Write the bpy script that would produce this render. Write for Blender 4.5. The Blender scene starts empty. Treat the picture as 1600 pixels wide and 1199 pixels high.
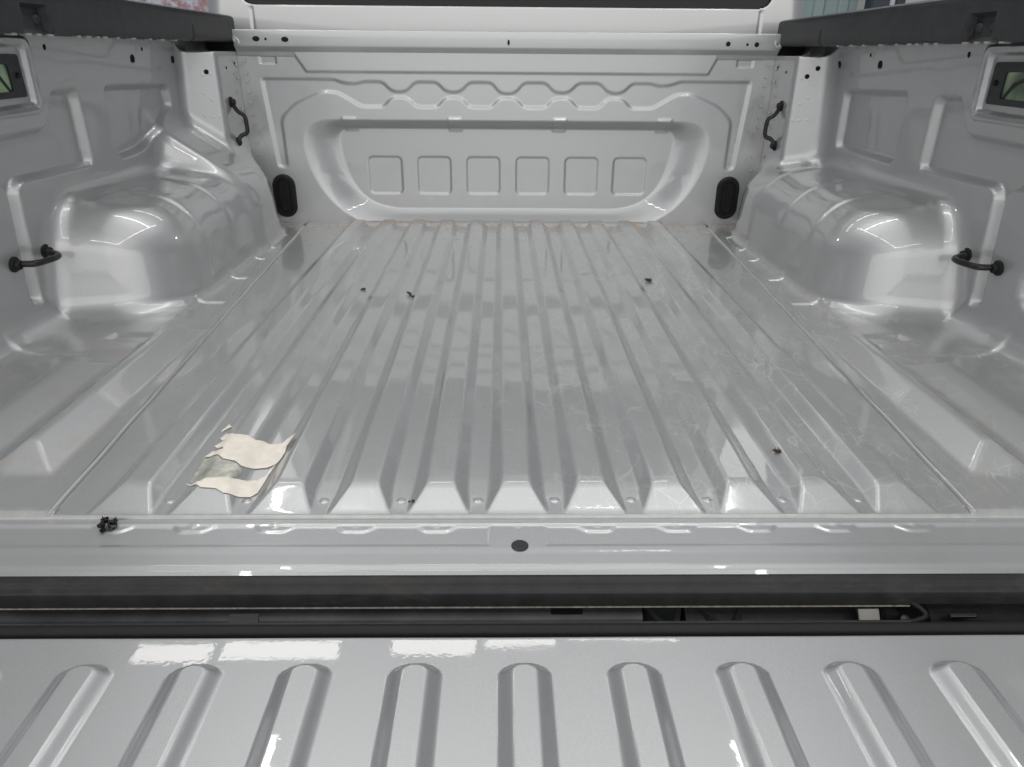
import bpy, bmesh, math, random
import numpy as np
from mathutils import Matrix, Vector

random.seed(4); rng = np.random.default_rng(7)
S = bpy.context.scene
COL = S.collection
PI = math.pi

# ------------------------------------------------------------------ camera
def make_camera():
    cd = bpy.data.cameras.new('camera'); cam = bpy.data.objects.new('camera', cd); COL.objects.link(cam)
    yaw, pitch, roll = 0.01723332, 0.43002912, -0.00827439
    f = Vector((math.sin(yaw)*math.cos(pitch), math.cos(yaw)*math.cos(pitch), -math.sin(pitch)))
    r = Vector((math.cos(yaw), -math.sin(yaw), 0)); d = f.cross(r)
    R = math.cos(roll)*r + math.sin(roll)*d; D = -math.sin(roll)*r + math.cos(roll)*d
    m = Matrix((R, -D, -f)).transposed().to_4x4()
    m.translation = Vector((-0.01702687, -0.62497361, 0.4375429))
    cam.matrix_world = m
    cd.sensor_width = 36; cd.lens = 1125/1600*36; cd.clip_start = .02; cd.clip_end = 200
    S.camera = cam
make_camera()

# ------------------------------------------------------------------ world and lamps
W = bpy.data.worlds.new('World'); S.world = W; W.use_nodes = True
W.node_tree.nodes['Background'].inputs[0].default_value = (.80, .86, .96, 1)
W.node_tree.nodes['Background'].inputs[1].default_value = .22
S.view_settings.view_transform = 'Standard'; S.view_settings.look = 'None'
S.view_settings.exposure = .02; S.view_settings.gamma = 1

def area(name, loc, target, sx, sy, power, col=(1, 1, 1)):
    ld = bpy.data.lights.new(name, 'AREA'); ld.shape = 'RECTANGLE'; ld.size = sx; ld.size_y = sy
    ld.energy = power; ld.color = col
    o = bpy.data.objects.new(name, ld); COL.objects.link(o)
    o.location = loc
    dirv = Vector(target) - Vector(loc)
    o.rotation_euler = dirv.to_track_quat('-Z', 'Y').to_euler()
    return o
# broad white ceiling light above the bed, an open doorway behind the photographer
area('ceiling_and_fill_light', (0, .45, 3.1), (0, .45, 0), 2.8, 2.8, 21, (1, .975, .94))
area('ceiling_and_fill_light', (0, 6.8, 2.7), (0, 1.0, 0.3), 6.0, 3.2, 120, (1, .99, .97))  # unseen fill added ahead of the cab to brighten the floor
area('ceiling_and_fill_light', (0, -2.2, 3.1), (0, -2.2, 0), 6.0, 2.3, 26, (1, .98, .95))  # unseen fill added behind the camera to even the arch reflections
area('doorway_light', (0, -3.4, 1.65), (0, 0, 1.65), 11., 2.1, 114, (1, .98, .95))
area('doorway_light', (0, -3.4, -.1), (0, 0, -.1), 11., 1.3, 34, (1, .985, .96))
# slim tubes
for x in (-1.15, 1.15):
    area('tube_light', (x, -.15, 2.6), (x, -.15, 0), .045, 4.1, 13, (1, 1, .97))
for y in (-2.2, 1.3):
    area('tube_light', (0, y, 2.6), (0, y, 0), 2.3, .045, 10, (1, 1, .97))
# row of small panels high above the cab
for x0, x1, y in ((-2.36, -1.86, 2.86), (-1.80, -1.05, 2.88), (-.70, -.16, 2.93), (-.10, .33, 2.98), (.42, 1.15, 3.03)):
    area('panel_light', ((x0+x1)/2, y, 3.0), ((x0+x1)/2, y, 0), x1-x0, .16, 3.6*(x1-x0), (1, .97, .93))

# two spot lamps whose glints show on the sill
for x in (-4.9, 5.3):
    area('spot_lamp', (x, 3.9, 3.0), (0, 0, 0), .2, .2, 11, (.93, 1, .95))

# ------------------------------------------------------------------ materials
def mat(name):
    m = bpy.data.materials.new(name); m.use_nodes = True
    nt = m.node_tree; b = nt.nodes['Principled BSDF']
    return m, nt, b
def N(nt, t, **kw):
    n = nt.nodes.new(t)
    for k, v in kw.items():
        if k in ('operation', 'blend_type', 'data_type', 'feature', 'noise_dimensions', 'wave_type', 'bands_direction', 'interpolation_type', 'distance'): setattr(n, k, v)
        else: n.inputs[k].default_value = v
    return n
def lk(nt, a, b): nt.links.new(a, b)
def mth(nt, op, a, b=None, clamp=False):
    n = nt.nodes.new('ShaderNodeMath'); n.operation = op; n.use_clamp = clamp
    for i, v in enumerate((a, b)):
        if v is None: continue
        if isinstance(v, (int, float)): n.inputs[i].default_value = v
        else: lk(nt, v, n.inputs[i])
    return n.outputs[0]
def mapr(nt, v, a, b, c=0., d=1.):
    n = nt.nodes.new('ShaderNodeMapRange'); n.inputs[1].default_value = a; n.inputs[2].default_value = b
    n.inputs[3].default_value = c; n.inputs[4].default_value = d; lk(nt, v, n.inputs[0]); return n.outputs[0]
def mixc(nt, fac, a, b):
    n = nt.nodes.new('ShaderNodeMix'); n.data_type = 'RGBA'
    if isinstance(fac, (int, float)): n.inputs[0].default_value = fac
    else: lk(nt, fac, n.inputs[0])
    for v, s in ((a, n.inputs[6]), (b, n.inputs[7])):
        if isinstance(v, tuple): s.default_value = v
        else: lk(nt, v, s)
    return n.outputs[2]

PAINT = (.476, .483, .490, 1)
def paint(name, wear=0., dust=0., base=PAINT, metallic=.66, rough=.42):
    """silver metallic lacquer: flake base under a clear coat, with optional scratches and dust"""
    m, nt, b = mat(name)
    tc = nt.nodes.new('ShaderNodeTexCoord'); P = tc.outputs['Object']
    b.inputs['Metallic'].default_value = metallic
    b.inputs['Roughness'].default_value = rough
    b.inputs['Coat Weight'].default_value = 1.; b.inputs['Coat IOR'].default_value = 1.5
    fl = N(nt, 'ShaderNodeTexNoise', Scale=1600., Detail=1.); lk(nt, P, fl.inputs['Vector'])
    fv = mapr(nt, fl.outputs[0], .3, .7, .90, 1.08)
    vm = N(nt, 'ShaderNodeVectorMath', operation='SCALE'); vm.inputs[0].default_value = base[:3]; lk(nt, fv, vm.inputs['Scale'])
    colr = vm.outputs[0]
    soft = N(nt, 'ShaderNodeTexNoise', Scale=7., Detail=4.); lk(nt, P, soft.inputs['Vector'])
    grime = mapr(nt, soft.outputs[0], .45, .75)
    coat_r = mth(nt, 'ADD', mth(nt, 'MULTIPLY', grime, .035+.05*wear), .015)
    # orange peel
    op = N(nt, 'ShaderNodeTexNoise', Scale=220., Detail=1.); lk(nt, P, op.inputs['Vector'])
    bp = N(nt, 'ShaderNodeBump', Strength=.015, Distance=.001); lk(nt, op.outputs[0], bp.inputs['Height'])
    lk(nt, bp.outputs[0], b.inputs['Coat Normal'])
    if wear > 0:
        # thin curved scratches: edges of warped cells, masked to patches
        sc = None
        for sca, th, warp, seed in ((22., .024, .10, 0.), (40., .034, .07, 3.7), (12., .012, .16, 9.1)):
            wn = N(nt, 'ShaderNodeTexNoise', Scale=9., Detail=2.); 
            off = N(nt, 'ShaderNodeVectorMath', operation='ADD'); off.inputs[1].default_value = (seed, seed*.7, 0); lk(nt, P, off.inputs[0])
            lk(nt, off.outputs[0], wn.inputs['Vector'])
            ws_ = N(nt, 'ShaderNodeVectorMath', operation='SCALE'); ws_.inputs['Scale'].default_value = warp; lk(nt, wn.outputs['Color'], ws_.inputs[0])
            ad = N(nt, 'ShaderNodeVectorMath', operation='ADD'); lk(nt, off.outputs[0], ad.inputs[0]); lk(nt, ws_.outputs[0], ad.inputs[1])
            mp = nt.nodes.new('ShaderNodeMapping'); mp.inputs['Scale'].default_value = (1.6, .8, .2); mp.inputs['Rotation'].default_value = (0, 0, seed); lk(nt, ad.outputs[0], mp.inputs['Vector'])
            vo = N(nt, 'ShaderNodeTexVoronoi', feature='DISTANCE_TO_EDGE', Scale=sca); lk(nt, mp.outputs[0], vo.inputs['Vector'])
            line = mapr(nt, vo.outputs['Distance'], 0., th, 1., 0.)
            mk = N(nt, 'ShaderNodeTexNoise', Scale=11., Detail=3.); 
            off2 = N(nt, 'ShaderNodeVectorMath', operation='ADD'); off2.inputs[1].default_value = (seed*2+5, 1, 0); lk(nt, P, off2.inputs[0]); lk(nt, off2.outputs[0], mk.inputs['Vector'])
            line = mth(nt, 'MULTIPLY', line, mapr(nt, mk.outputs[0], .46, .62))
            sc = line if sc is None else mth(nt, 'MAXIMUM', sc, line)
        # whitish scuffs, more of them to the right of the floor
        sx = nt.nodes.new('ShaderNodeSeparateXYZ'); lk(nt, P, sx.inputs[0])
        side = mapr(nt, sx.outputs[0], -.1, .3, .35, 1.)
        mp = nt.nodes.new('ShaderNodeMapping'); mp.inputs['Scale'].default_value = (14, 5, 5); lk(nt, P, mp.inputs['Vector'])
        sn = N(nt, 'ShaderNodeTexNoise', Scale=1., Detail=7., Roughness=.75); lk(nt, mp.outputs[0], sn.inputs['Vector'])
        scuff = mth(nt, 'MULTIPLY', mapr(nt, sn.outputs[0], .50, .70), side)
        mark = mth(nt, 'MULTIPLY', mth(nt, 'MULTIPLY', mth(nt, 'MAXIMUM', mth(nt, 'MULTIPLY', sc, side), mth(nt, 'MULTIPLY', scuff, .45)), wear), .42, True)
        colr = mixc(nt, mark, colr, (.72, .73, .72, 1))
        met = mth(nt, 'MULTIPLY', mth(nt, 'SUBTRACT', 1., mark), metallic); lk(nt, met, b.inputs['Metallic'])
        lk(nt, mth(nt, 'SUBTRACT', 1., mth(nt, 'MULTIPLY', mark, .8)), b.inputs['Coat Weight'])
        coat_r = mth(nt, 'ADD', coat_r, mth(nt, 'MULTIPLY', mark, .3))
    if dust > 0:
        sx = nt.nodes.new('ShaderNodeSeparateXYZ'); lk(nt, P, sx.inputs[0])
        far = mapr(nt, sx.outputs[1], 1.22, 1.395)
        dn = N(nt, 'ShaderNodeTexNoise', Scale=24., Detail=6., Roughness=.7); lk(nt, P, dn.inputs['Vector'])
        d1 = mth(nt, 'MULTIPLY', mapr(nt, dn.outputs[0], .46, .62), far)
        edge = mapr(nt, mth(nt, 'ABSOLUTE', sx.outputs[0]), .42, .56)
        d2 = mth(nt, 'MULTIPLY', mth(nt, 'MULTIPLY', mapr(nt, dn.outputs[0], .50, .74), edge), .42)
        gd = N(nt, 'ShaderNodeTexNoise', Scale=420., Detail=2.); lk(nt, P, gd.inputs['Vector'])
        d3 = mth(nt, 'MULTIPLY', mapr(nt, gd.outputs[0], .66, .74), .35)
        dm = mth(nt, 'MULTIPLY', mth(nt, 'MAXIMUM', mth(nt, 'MAXIMUM', d1, d2), d3), dust, True)
        colr = mixc(nt, dm, colr, (.36, .27, .18, 1))
        prev = b.inputs['Metallic'].links[0].from_socket if b.inputs['Metallic'].links else None
        inv = mth(nt, 'SUBTRACT', 1., dm)
        lk(nt, mth(nt, 'MULTIPLY', inv, prev if prev else metallic), b.inputs['Metallic'])
        coat_r = mth(nt, 'ADD', coat_r, mth(nt, 'MULTIPLY', dm, .5))
    lk(nt, coat_r, b.inputs['Coat Roughness'])
    lk(nt, colr, b.inputs['Base Color'])
    return m

def plain(name, col, rough=.5, metallic=0., noise=.0, scale=60., spec=.5, bump=0., dustcol=None, dustamt=0.):
    m, nt, b = mat(name)
    b.inputs['Roughness'].default_value = rough; b.inputs['Metallic'].default_value = metallic
    b.inputs['Specular IOR Level'].default_value = spec
    tc = nt.nodes.new('ShaderNodeTexCoord')
    no = N(nt, 'ShaderNodeTexNoise', Scale=scale, Detail=5., Roughness=.65); lk(nt, tc.outputs['Object'], no.inputs['Vector'])
    a = tuple(c*(1-noise) for c in col[:3])+(1,); c2 = tuple(min(1, c*(1+noise)) for c in col[:3])+(1,)
    c = mixc(nt, mapr(nt, no.outputs[0], .3, .7), a, c2)
    if dustcol:
        n2 = N(nt, 'ShaderNodeTexNoise', Scale=scale*.35, Detail=8., Roughness=.75)
        mp = nt.nodes.new('ShaderNodeMapping'); mp.inputs['Scale'].default_value = (.35, 1, 1); lk(nt, tc.outputs['Object'], mp.inputs['Vector']); lk(nt, mp.outputs[0], n2.inputs['Vector'])
        c = mixc(nt, mth(nt, 'MULTIPLY', mapr(nt, n2.outputs[0], .52, .75), dustamt), c, dustcol)
        lk(nt, mapr(nt, n2.outputs[0], .5, .7, rough, min(1, rough+.25)), b.inputs['Roughness'])
    lk(nt, c, b.inputs['Base Color'])
    if bump:
        bp = N(nt, 'ShaderNodeBump', Strength=bump, Distance=.0006); 
        n3 = N(nt, 'ShaderNodeTexNoise', Scale=900., Detail=2.); lk(nt, tc.outputs['Object'], n3.inputs['Vector'])
        lk(nt, n3.outputs[0], bp.inputs['Height']); lk(nt, bp.outputs[0], b.inputs['Normal'])
    return m

M_PAINT = paint('silver_lacquer')
M_FLOOR = paint('silver_lacquer_worn', wear=1., dust=1.)
M_SIDE = paint('silver_lacquer_side', wear=.12, dust=.25)
M_GATE = paint('silver_lacquer_gate', wear=.10, dust=.22)
M_CAB = paint('silver_lacquer_cab', base=(.52, .525, .525, 1), metallic=.6)
M_BLACK = plain('black_plastic', (.027, .028, .031), .50, noise=.25, scale=40, bump=.25)
M_TRIM = plain('dusty_black_plastic', (.020, .020, .021), .48, noise=.3, scale=40, bump=.2, spec=.32, dustcol=(.15, .13, .11, 1), dustamt=.36)
M_RUBBER = plain('black_rubber', (.010, .010, .011), .55, noise=.2, spec=.3)
M_HOLE = plain('dark_cavity', (.004, .004, .004), .9)
M_STEEL = plain('blackened_steel', (.035, .033, .028), .32, metallic=.6, noise=.35, scale=90)
M_UNDER = plain('dark_underbody', (.09, .092, .096), .4, metallic=.3, noise=.3, scale=25)
M_GLASS = plain('dark_glass', (.004, .005, .006), .03, spec=.25)
M_PAPER = plain('cream_paper', (.80, .745, .665), .85, noise=.09, scale=70, spec=.2)
M_GLUE = plain('glue_residue', (.60, .60, .54), .42, metallic=.65, noise=.35, scale=60)
M_CRUMB = plain('brown_crumb', (.05, .028, .015), .8, noise=.4, scale=300)
M_CLIP = plain('glossy_black_plastic', (.006, .006, .007), .22, noise=.2)
M_SEAL = plain('grey_sealant', (.42, .42, .41), .35, metallic=.35, noise=.1)

# ------------------------------------------------------------------ helpers
def tag(o, label=None, cat=None, group=None, kind=None):
    if label: o['label'] = label
    if cat: o['category'] = cat
    if group: o['group'] = group
    if kind: o['kind'] = kind
    return o
def empty(name, loc=(0, 0, 0)):
    o = bpy.data.objects.new(name, None); COL.objects.link(o); o.location = loc; o.empty_display_size = .1
    return o
def link(name, me, m, parent=None):
    o = bpy.data.objects.new(name, me); COL.objects.link(o)
    if m and not me.materials: me.materials.append(m)
    if parent: o.parent = parent
    return o
def mesh_np(name, V, F, m, parent=None, normals=None, smooth=True):
    me = bpy.data.meshes.new(name)
    F = np.asarray(F, dtype=np.int32); V = np.asarray(V, dtype=np.float32)
    me.vertices.add(len(V)); me.vertices.foreach_set('co', V.ravel())
    k = F.shape[1]
    me.loops.add(F.size); me.loops.foreach_set('vertex_index', F.ravel())
    me.polygons.add(len(F)); me.polygons.foreach_set('loop_start', np.arange(0, F.size, k, dtype=np.int32))
    me.update(calc_edges=True); me.validate()
    me.polygons.foreach_set('use_smooth', np.full(len(me.polygons), smooth))
    if normals is not None:
        me.normals_split_custom_set_from_vertices(np.asarray(normals, dtype=np.float32))
    return link(name, me, m, parent)
def grid_faces(nu, nv, flip=False):
    i = np.arange(nu-1)[:, None]*nv + np.arange(nv-1)[None]
    q = np.stack([i, i+nv, i+nv+1, i+1], -1).reshape(-1, 4)
    return q[:, ::-1] if flip else q
def bm_obj(name, bm, m, parent=None, smooth=True, angle=40):
    me = bpy.data.meshes.new(name); bmesh.ops.recalc_face_normals(bm, faces=bm.faces); bm.to_mesh(me); bm.free()
    if smooth:
        for p in me.polygons: p.use_smooth = True
        me.set_sharp_from_angle(angle=math.radians(angle))
    return link(name, me, m, parent)
def bm_box(bm, c, s, bev=.002, rot=None):
    r = bmesh.ops.create_cube(bm, size=1.)
    vs = r['verts']
    mx = Matrix.Translation(c) @ (rot.to_4x4() if rot else Matrix.Identity(4)) @ Matrix.Diagonal((*s, 1))
    bmesh.ops.transform(bm, matrix=mx, verts=vs)
    if bev:
        es = list({e for v in vs for e in v.link_edges})
        bmesh.ops.bevel(bm, geom=es, offset=bev, segments=2, affect='EDGES', clamp_overlap=True)
def bm_tube(bm, pts, r, seg=12, cap=True):
    pts = [Vector(p) for p in pts]; rings = []
    up = Vector((0, 0, 1)); prev = None
    for i, p in enumerate(pts):
        t = (pts[min(i+1, len(pts)-1)] - pts[max(i-1, 0)]).normalized()
        if prev is None:
            a = t.orthogonal().normalized()
        else:
            a = (prev - t*prev.dot(t)).normalized()
        prev = a; b = t.cross(a)
        rr = r[i] if isinstance(r, (list, tuple)) else r
        rings.append([bm.verts.new(p + (a*math.cos(2*PI*k/seg) + b*math.sin(2*PI*k/seg))*rr) for k in range(seg)])
    for A, B in zip(rings, rings[1:]):
        for k in range(seg): bm.faces.new((A[k], A[(k+1) % seg], B[(k+1) % seg], B[k]))
    if cap:
        bm.faces.new(rings[0][::-1]); bm.faces.new(rings[-1])
def smooth_path(pts, r=.01, n=5):
    pts = [Vector(p) for p in pts]; out = [pts[0]]
    for a, b, c in zip(pts, pts[1:], pts[2:]):
        ra = min(r, (a-b).length*.48); rc = min(r, (c-b).length*.48)
        p0 = b + (a-b).normalized()*ra; p1 = b + (c-b).normalized()*rc
        for k in range(n+1):
            t = k/n; out.append(p0*(1-t)**2 + b*2*t*(1-t) + p1*t*t)
    out.append(pts[-1]); return out
def disc_profile(bm, c, nrm, prof, seg=20, rx=1., ry=1., up=None):
    """stack of rings (radius, height) about axis nrm at c"""
    n = Vector(nrm).normalized(); a = (up and Vector(up)) or n.orthogonal(); a = (a - n*a.dot(n)).normalized(); b = n.cross(a); c = Vector(c)
    rings = [[bm.verts.new(c + n*h + (a*math.cos(2*PI*k/seg)*rx + b*math.sin(2*PI*k/seg)*ry)*r) for k in range(seg)] for r, h in prof]
    for A, B in zip(rings, rings[1:]):
        for k in range(seg): bm.faces.new((A[k], A[(k+1) % seg], B[(k+1) % seg], B[k]))
    bm.faces.new(rings[-1])
def sm(x): 
    x = np.clip(x, 0, 1); return x*x*(3-2*x)
def fillet(pts, r, n=6):
    P = [np.array(p, float) for p in pts]; out = []
    for i in range(len(P)):
        a, b, c = P[i-1], P[i], P[(i+1) % len(P)]
        la, lc = np.linalg.norm(a-b), np.linalg.norm(c-b)
        rr = min(r, la*.48, lc*.48)
        p0 = b+(a-b)/la*rr; p1 = b+(c-b)/lc*rr
        for k in range(n+1):
            t = k/n; out.append(p0*(1-t)**2 + b*2*t*(1-t) + p1*t*t)
    return np.array(out)
def poly_sdf(X, Y, pts):
    pts = np.asarray(pts, float); X, Y = np.broadcast_arrays(X, Y)
    d = np.full(X.shape, 1e9); ins = np.zeros(X.shape, bool)
    for a, b in zip(pts, np.roll(pts, -1, 0)):
        ex, ey = b-a; wx = X-a[0]; wy = Y-a[1]; L2 = ex*ex+ey*ey
        if L2 < 1e-14: continue
        t = np.clip((wx*ex+wy*ey)/L2, 0, 1)
        d = np.minimum(d, (wx-ex*t)**2+(wy-ey*t)**2)
        c = ((a[1] <= Y) & (b[1] > Y)) | ((b[1] <= Y) & (a[1] > Y))
        if ey != 0: ins ^= c & (X < a[0] + (Y-a[1])*ex/ey)
    d = np.sqrt(d); return np.where(ins, -d, d)
def press(X, Y, pts, depth, w=.008, r=.012):
    """height of a pressed panel: 0 outside the outline, depth inside, with a soft wall of width w"""
    return depth*sm(-poly_sdf(X, Y, fillet(pts, r) if r else pts)/w)
def rrect(X, Y, cx, cy, hx, hy, r):
    qx = np.abs(X-cx)-hx+r; qy = np.abs(Y-cy)-hy+r
    return np.hypot(np.maximum(qx, 0), np.maximum(qy, 0)) + np.minimum(np.maximum(qx, qy), 0) - r
def smin(a, b, k):
    h = np.clip(.5+.5*(b-a)/k, 0, 1); return b*(1-h)+a*h-k*h*(1-h)
def smax(a, b, k): return -smin(-a, -b, k)
def hf_normals(H, u, v):
    return np.gradient(H, u, v, edge_order=1)

LB = 1.403                      # length of the bed floor
truck = tag(empty('pickup_truck'), 'silver pickup truck seen into its empty load bed with the tailgate lowered', 'pickup truck')

# ------------------------------------------------------------------ ribbed bed floor
PITCH = .0825; RH = .0108
def seam_s(y): return .484 + .055*np.clip(y, 0, 1.4)
def floor_h(x, y):
    k = np.round(x/PITCH); k = np.clip(k, -5, 5); dx = np.abs(x-k*PITCH)
    fl = .003*sm((.05-y)/.05)                                   # ribs flare a little at the end
    q = (.0295+fl-dx)/.0140
    m = smin(q, (y-.001)/.043, .22)                             # side slopes and the sloped end facet
    m = smin(m, 1.05+0*m, .22)
    z = RH*np.clip(smax(m, 0*m, .18), 0, 1.1)
    # valleys close with a short ramp before the headboard
    z = np.maximum(z, RH*.75*sm((y-1.365)/.02)*(np.abs(x) < .41))
    # spot weld dimples between the ribs
    kk = np.round(x/PITCH-.5)+.5
    wd = np.hypot(x-kk*PITCH, (y-.027)*1.0)
    z = z + .0009*sm((.0055-wd)/.003)*(np.abs(kk) < 5.4)
    # shallow denting so reflections waver
    z = z + .00035*np.sin(x*7+y*3.1)*np.sin(y*6.3+1.2) + .00012*np.sin(y*31+x*5)*np.sin(x*17)
    return z
def build_floor():
    yy = np.concatenate([np.linspace(0, .075, 42)[:-1], np.linspace(.075, 1.33, 240)[:-1], np.linspace(1.33, LB+.004, 40)])
    t = np.linspace(-1, 1, 560)
    Y, T = np.meshgrid(yy, t, indexing='ij')
    X = T*(seam_s(Y)+.012)
    Z = floor_h(X, Y) - .003*sm((np.abs(X)-(seam_s(Y)-.004))/.004)
    # normals
    e = 4e-4
    gx = (floor_h(X+e, Y)-floor_h(X-e, Y))/(2*e); gy = (floor_h(X, Y+e)-floor_h(X, Y-e))/(2*e)
    Nn = np.stack([-gx, -gy, np.ones_like(gx)], -1); Nn /= np.linalg.norm(Nn, axis=-1, keepdims=True)
    V = np.stack([X, Y, Z], -1).reshape(-1, 3)
    return mesh_np('bed_floor', V, grid_faces(*X.shape, flip=True), M_FLOOR, truck, Nn.reshape(-1, 3))
build_floor()

# ------------------------------------------------------------------ side panels with wheel arches (level set -> surface nets)
WALL = lambda z: .795 - .06*z
POLY_A = [(.687, .379), (.774, .377), (.791, .238), (.553, .241), (.554, .045), (.520, .050), (.519, .246), (.38, .250), (.38, .318), (.661, .322)]
POLY_BR = [(.866, .379), (1.156, .370), (1.169, .236), (.889, .233), (.866, .27)]
POLY_BL = [(.864, .379), (1.154, .372), (1.172, .317), (1.135, .308), (1.026, .249), (.983, .238), (.890, .234), (.862, .284)]
POLY_F = [(.642, .446), (.648, .352), (.36, .348), (.36, .449)]
POLY_C = [(.453, .14), (.447, .086), (.40, .07), (.30, .07), (.30, .14)]
def wall_relief(y, z, left):
    d = press(y, z, POLY_A, .016, .014, .02)
    d = np.maximum(d, press(y, z, POLY_BL if left else POLY_BR, .016, .014, .02))
    f = poly_sdf(y, z, fillet(POLY_F, .012))
    d = d + .009*sm(-f/.007) - .004*sm((.006-np.abs(f-.006))/.006)
    d = d + press(y, z, POLY_C, .014, .02, .02)
    d = d + .006*sm(-(np.hypot((y-.415)*.6, z-.12)-.02)/.02)*0
    return d
def flange_h(s, y):
    """floor strip between the seam and the side wall"""
    z = .0025*np.ones(np.broadcast(s, y).shape)
    # outboard ribs
    def rib(sc, y1, hw, h, sin, sout, y0):
        ds = s-sc
        a = np.where(ds < 0, (ds+hw+sin)/sin, (hw+sout-ds)/sout)
        m = smin(smin(a, (y-y0)/.05, .12), smin((y1-y)/.03, 1.04+0*a, .12), .12)
        return h*np.clip(smax(m, 0*m, .12), 0, 1.1)
    z = z + rib(.570, .545, .006, .017, .041, .024, .075)
    z = z + rib(.657, .395, .006, .017, .041, .024, .10)
    # pressed pads beside the wheel arch
    z = z - press(s, y, [(.578, .466), (.573, .522), (.668, .527), (.676, .490)], .005, .015, .006)
    z = z + press(s, y, [(.555, .575), (.60, .69), (.64, .64), (.80, .60), (.80, .42), (.70, .42), (.62, .43), (.565, .46)], .003, .012, .03)
    for y0, y1 in ((.598, .70), (.735, .862), (.885, 1.02), (1.075, 1.12), (1.14, 1.25)):
        z = z - press(s, y, [(seam_s(y0)+.018, y0), (.60, y0), (.60, y1), (seam_s(y1)+.018, y1)], .0035, .007, .004)
    return z
def arch_plan(s, y, z):
    lean = .20*(z-.02); rr = .105
    a = -.28*(s-.70) - .96*(y-.600-lean) + rr; b = -(s-.592-.10*z) + rr
    d = np.hypot(np.maximum(a, 0), np.maximum(b, 0)) + np.minimum(np.maximum(a, b), 0) - rr
    return np.maximum(d, rrect(s - .10*z, y, .862, .90, .27, .572, .27))
def arch_sdf(s, y, z):
    d2 = arch_plan(s, y, z)
    top = .183 + .18*(s-.70)
    rt = .072
    qx = d2+rt; qz = (z-top)+rt
    d = np.hypot(np.maximum(qx, 0), np.maximum(qz, 0)) + np.minimum(np.maximum(qx, qz), 0) - rt
    return d
def arch_ridges(s, y, z, left):
    # steps pressed across the top and side of the arch
    out = 0
    lines = ((.80, .665, .03), (.955, .60, .085), (1.14, .60, .02)) if not left else ((.79, .60, .02), (.94, .60, .03), (1.10, .64, .10))
    for y0, s0, z0 in lines:
        yy = y - y0 - .10*(z-.1)
        st = sm((yy+.006)/.012)*sm((.11-yy)/.10)
        out = out + .0045*st*sm((z-z0)/.012)*sm((.755-s)/.03)
    return out
def side_sdf(s, y, z, left):
    fw = (WALL(z)+wall_relief(y, z, left)) - s
    fw = fw*.994
    ff = z - flange_h(s, y)
    d = smin(fw, ff, .07)
    a = arch_sdf(s, y, z)
    rg = arch_ridges(s, y, z, left)
    a = a - rg
    ka = .022 + .02*np.clip((.70-y)/.1, 0, 1)
    d2 = smin(a, ff, ka)
    d2 = smin(d2, fw, .032)
    d = np.minimum(d, d2)
    # corner pillar: front face slightly turned, open at the top
    pf = ((1.255 - (s-.69)*.36) - y)*.94
    pc = smax(smax(pf, .690-s, .012), z-.437, .004)
    cav = np.maximum(np.maximum(.70-s, np.abs(y-1.325)-.065), .40-z)
    pc = np.maximum(pc, -cav)
    d = smin(d, pc, .018 if left else .030)
    if left:
        h = smax((z-(.262-.75*(.752-s)))*.8, (1.080-.36*(s-.70)+.20*(z-.2)-y)*.93, .022)
        h = smax(h, arch_plan(s, y, z)-.002, .05)
        d = smin(d, h, .03)
    return d
def surface_nets(F):
    s = F < 0
    nx, ny, nz = F.shape
    C = np.zeros((nx-1, ny-1, nz-1), np.uint8)
    corners = [(i, j, k) for i in (0, 1) for j in (0, 1) for k in (0, 1)]
    for i, j, k in corners: C += s[i:nx-1+i, j:ny-1+j, k:nz-1+k]
    cells = np.argwhere((C > 0) & (C < 8))
    idx = np.full(C.shape, -1, np.int64); idx[tuple(cells.T)] = np.arange(len(cells))
    acc = np.zeros((len(cells), 3)); cnt = np.zeros(len(cells))
    val = {c: F[cells[:, 0]+c[0], cells[:, 1]+c[1], cells[:, 2]+c[2]] for c in corners}
    for c in corners:
        for ax in range(3):
            if c[ax]: continue
            c2 = tuple(1 if q == ax else c[q] for q in range(3))
            a, b = val[c], val[c2]; x = (a < 0) != (b < 0)
            t = np.where(x, a/np.where(x, a-b, 1), 0)
            p = np.repeat(np.array(c, float)[None], len(cells), 0); p[:, ax] += t
            acc[x] += p[x]; cnt[x] += 1
    V = cells + acc/cnt[:, None]
    Q = []
    for ax in range(3):
        o1, o2 = [(1, 2), (2, 0), (0, 1)][ax]
        sl0 = [slice(None)]*3; sl1 = [slice(None)]*3; sl0[ax] = slice(0, -1); sl1[ax] = slice(1, None)
        A = s[tuple(sl0)]; B = s[tuple(sl1)]
        e = np.argwhere(A != B)
        e = e[(e[:, o1] > 0) & (e[:, o2] > 0) & (e[:, o1] < F.shape[o1]-1) & (e[:, o2] < F.shape[o2]-1)]
        u = np.zeros(3, int); u[o1] = 1; w = np.zeros(3, int); w[o2] = 1
        q = np.stack([idx[tuple((e-u-w).T)], idx[tuple((e-w).T)], idx[tuple(e.T)], idx[tuple((e-u).T)]], 1)
        inside = A[tuple(e.T)]
        q[~inside] = q[~inside][:, ::-1]
        Q.append(q)
    return V, np.concatenate(Q)
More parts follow.
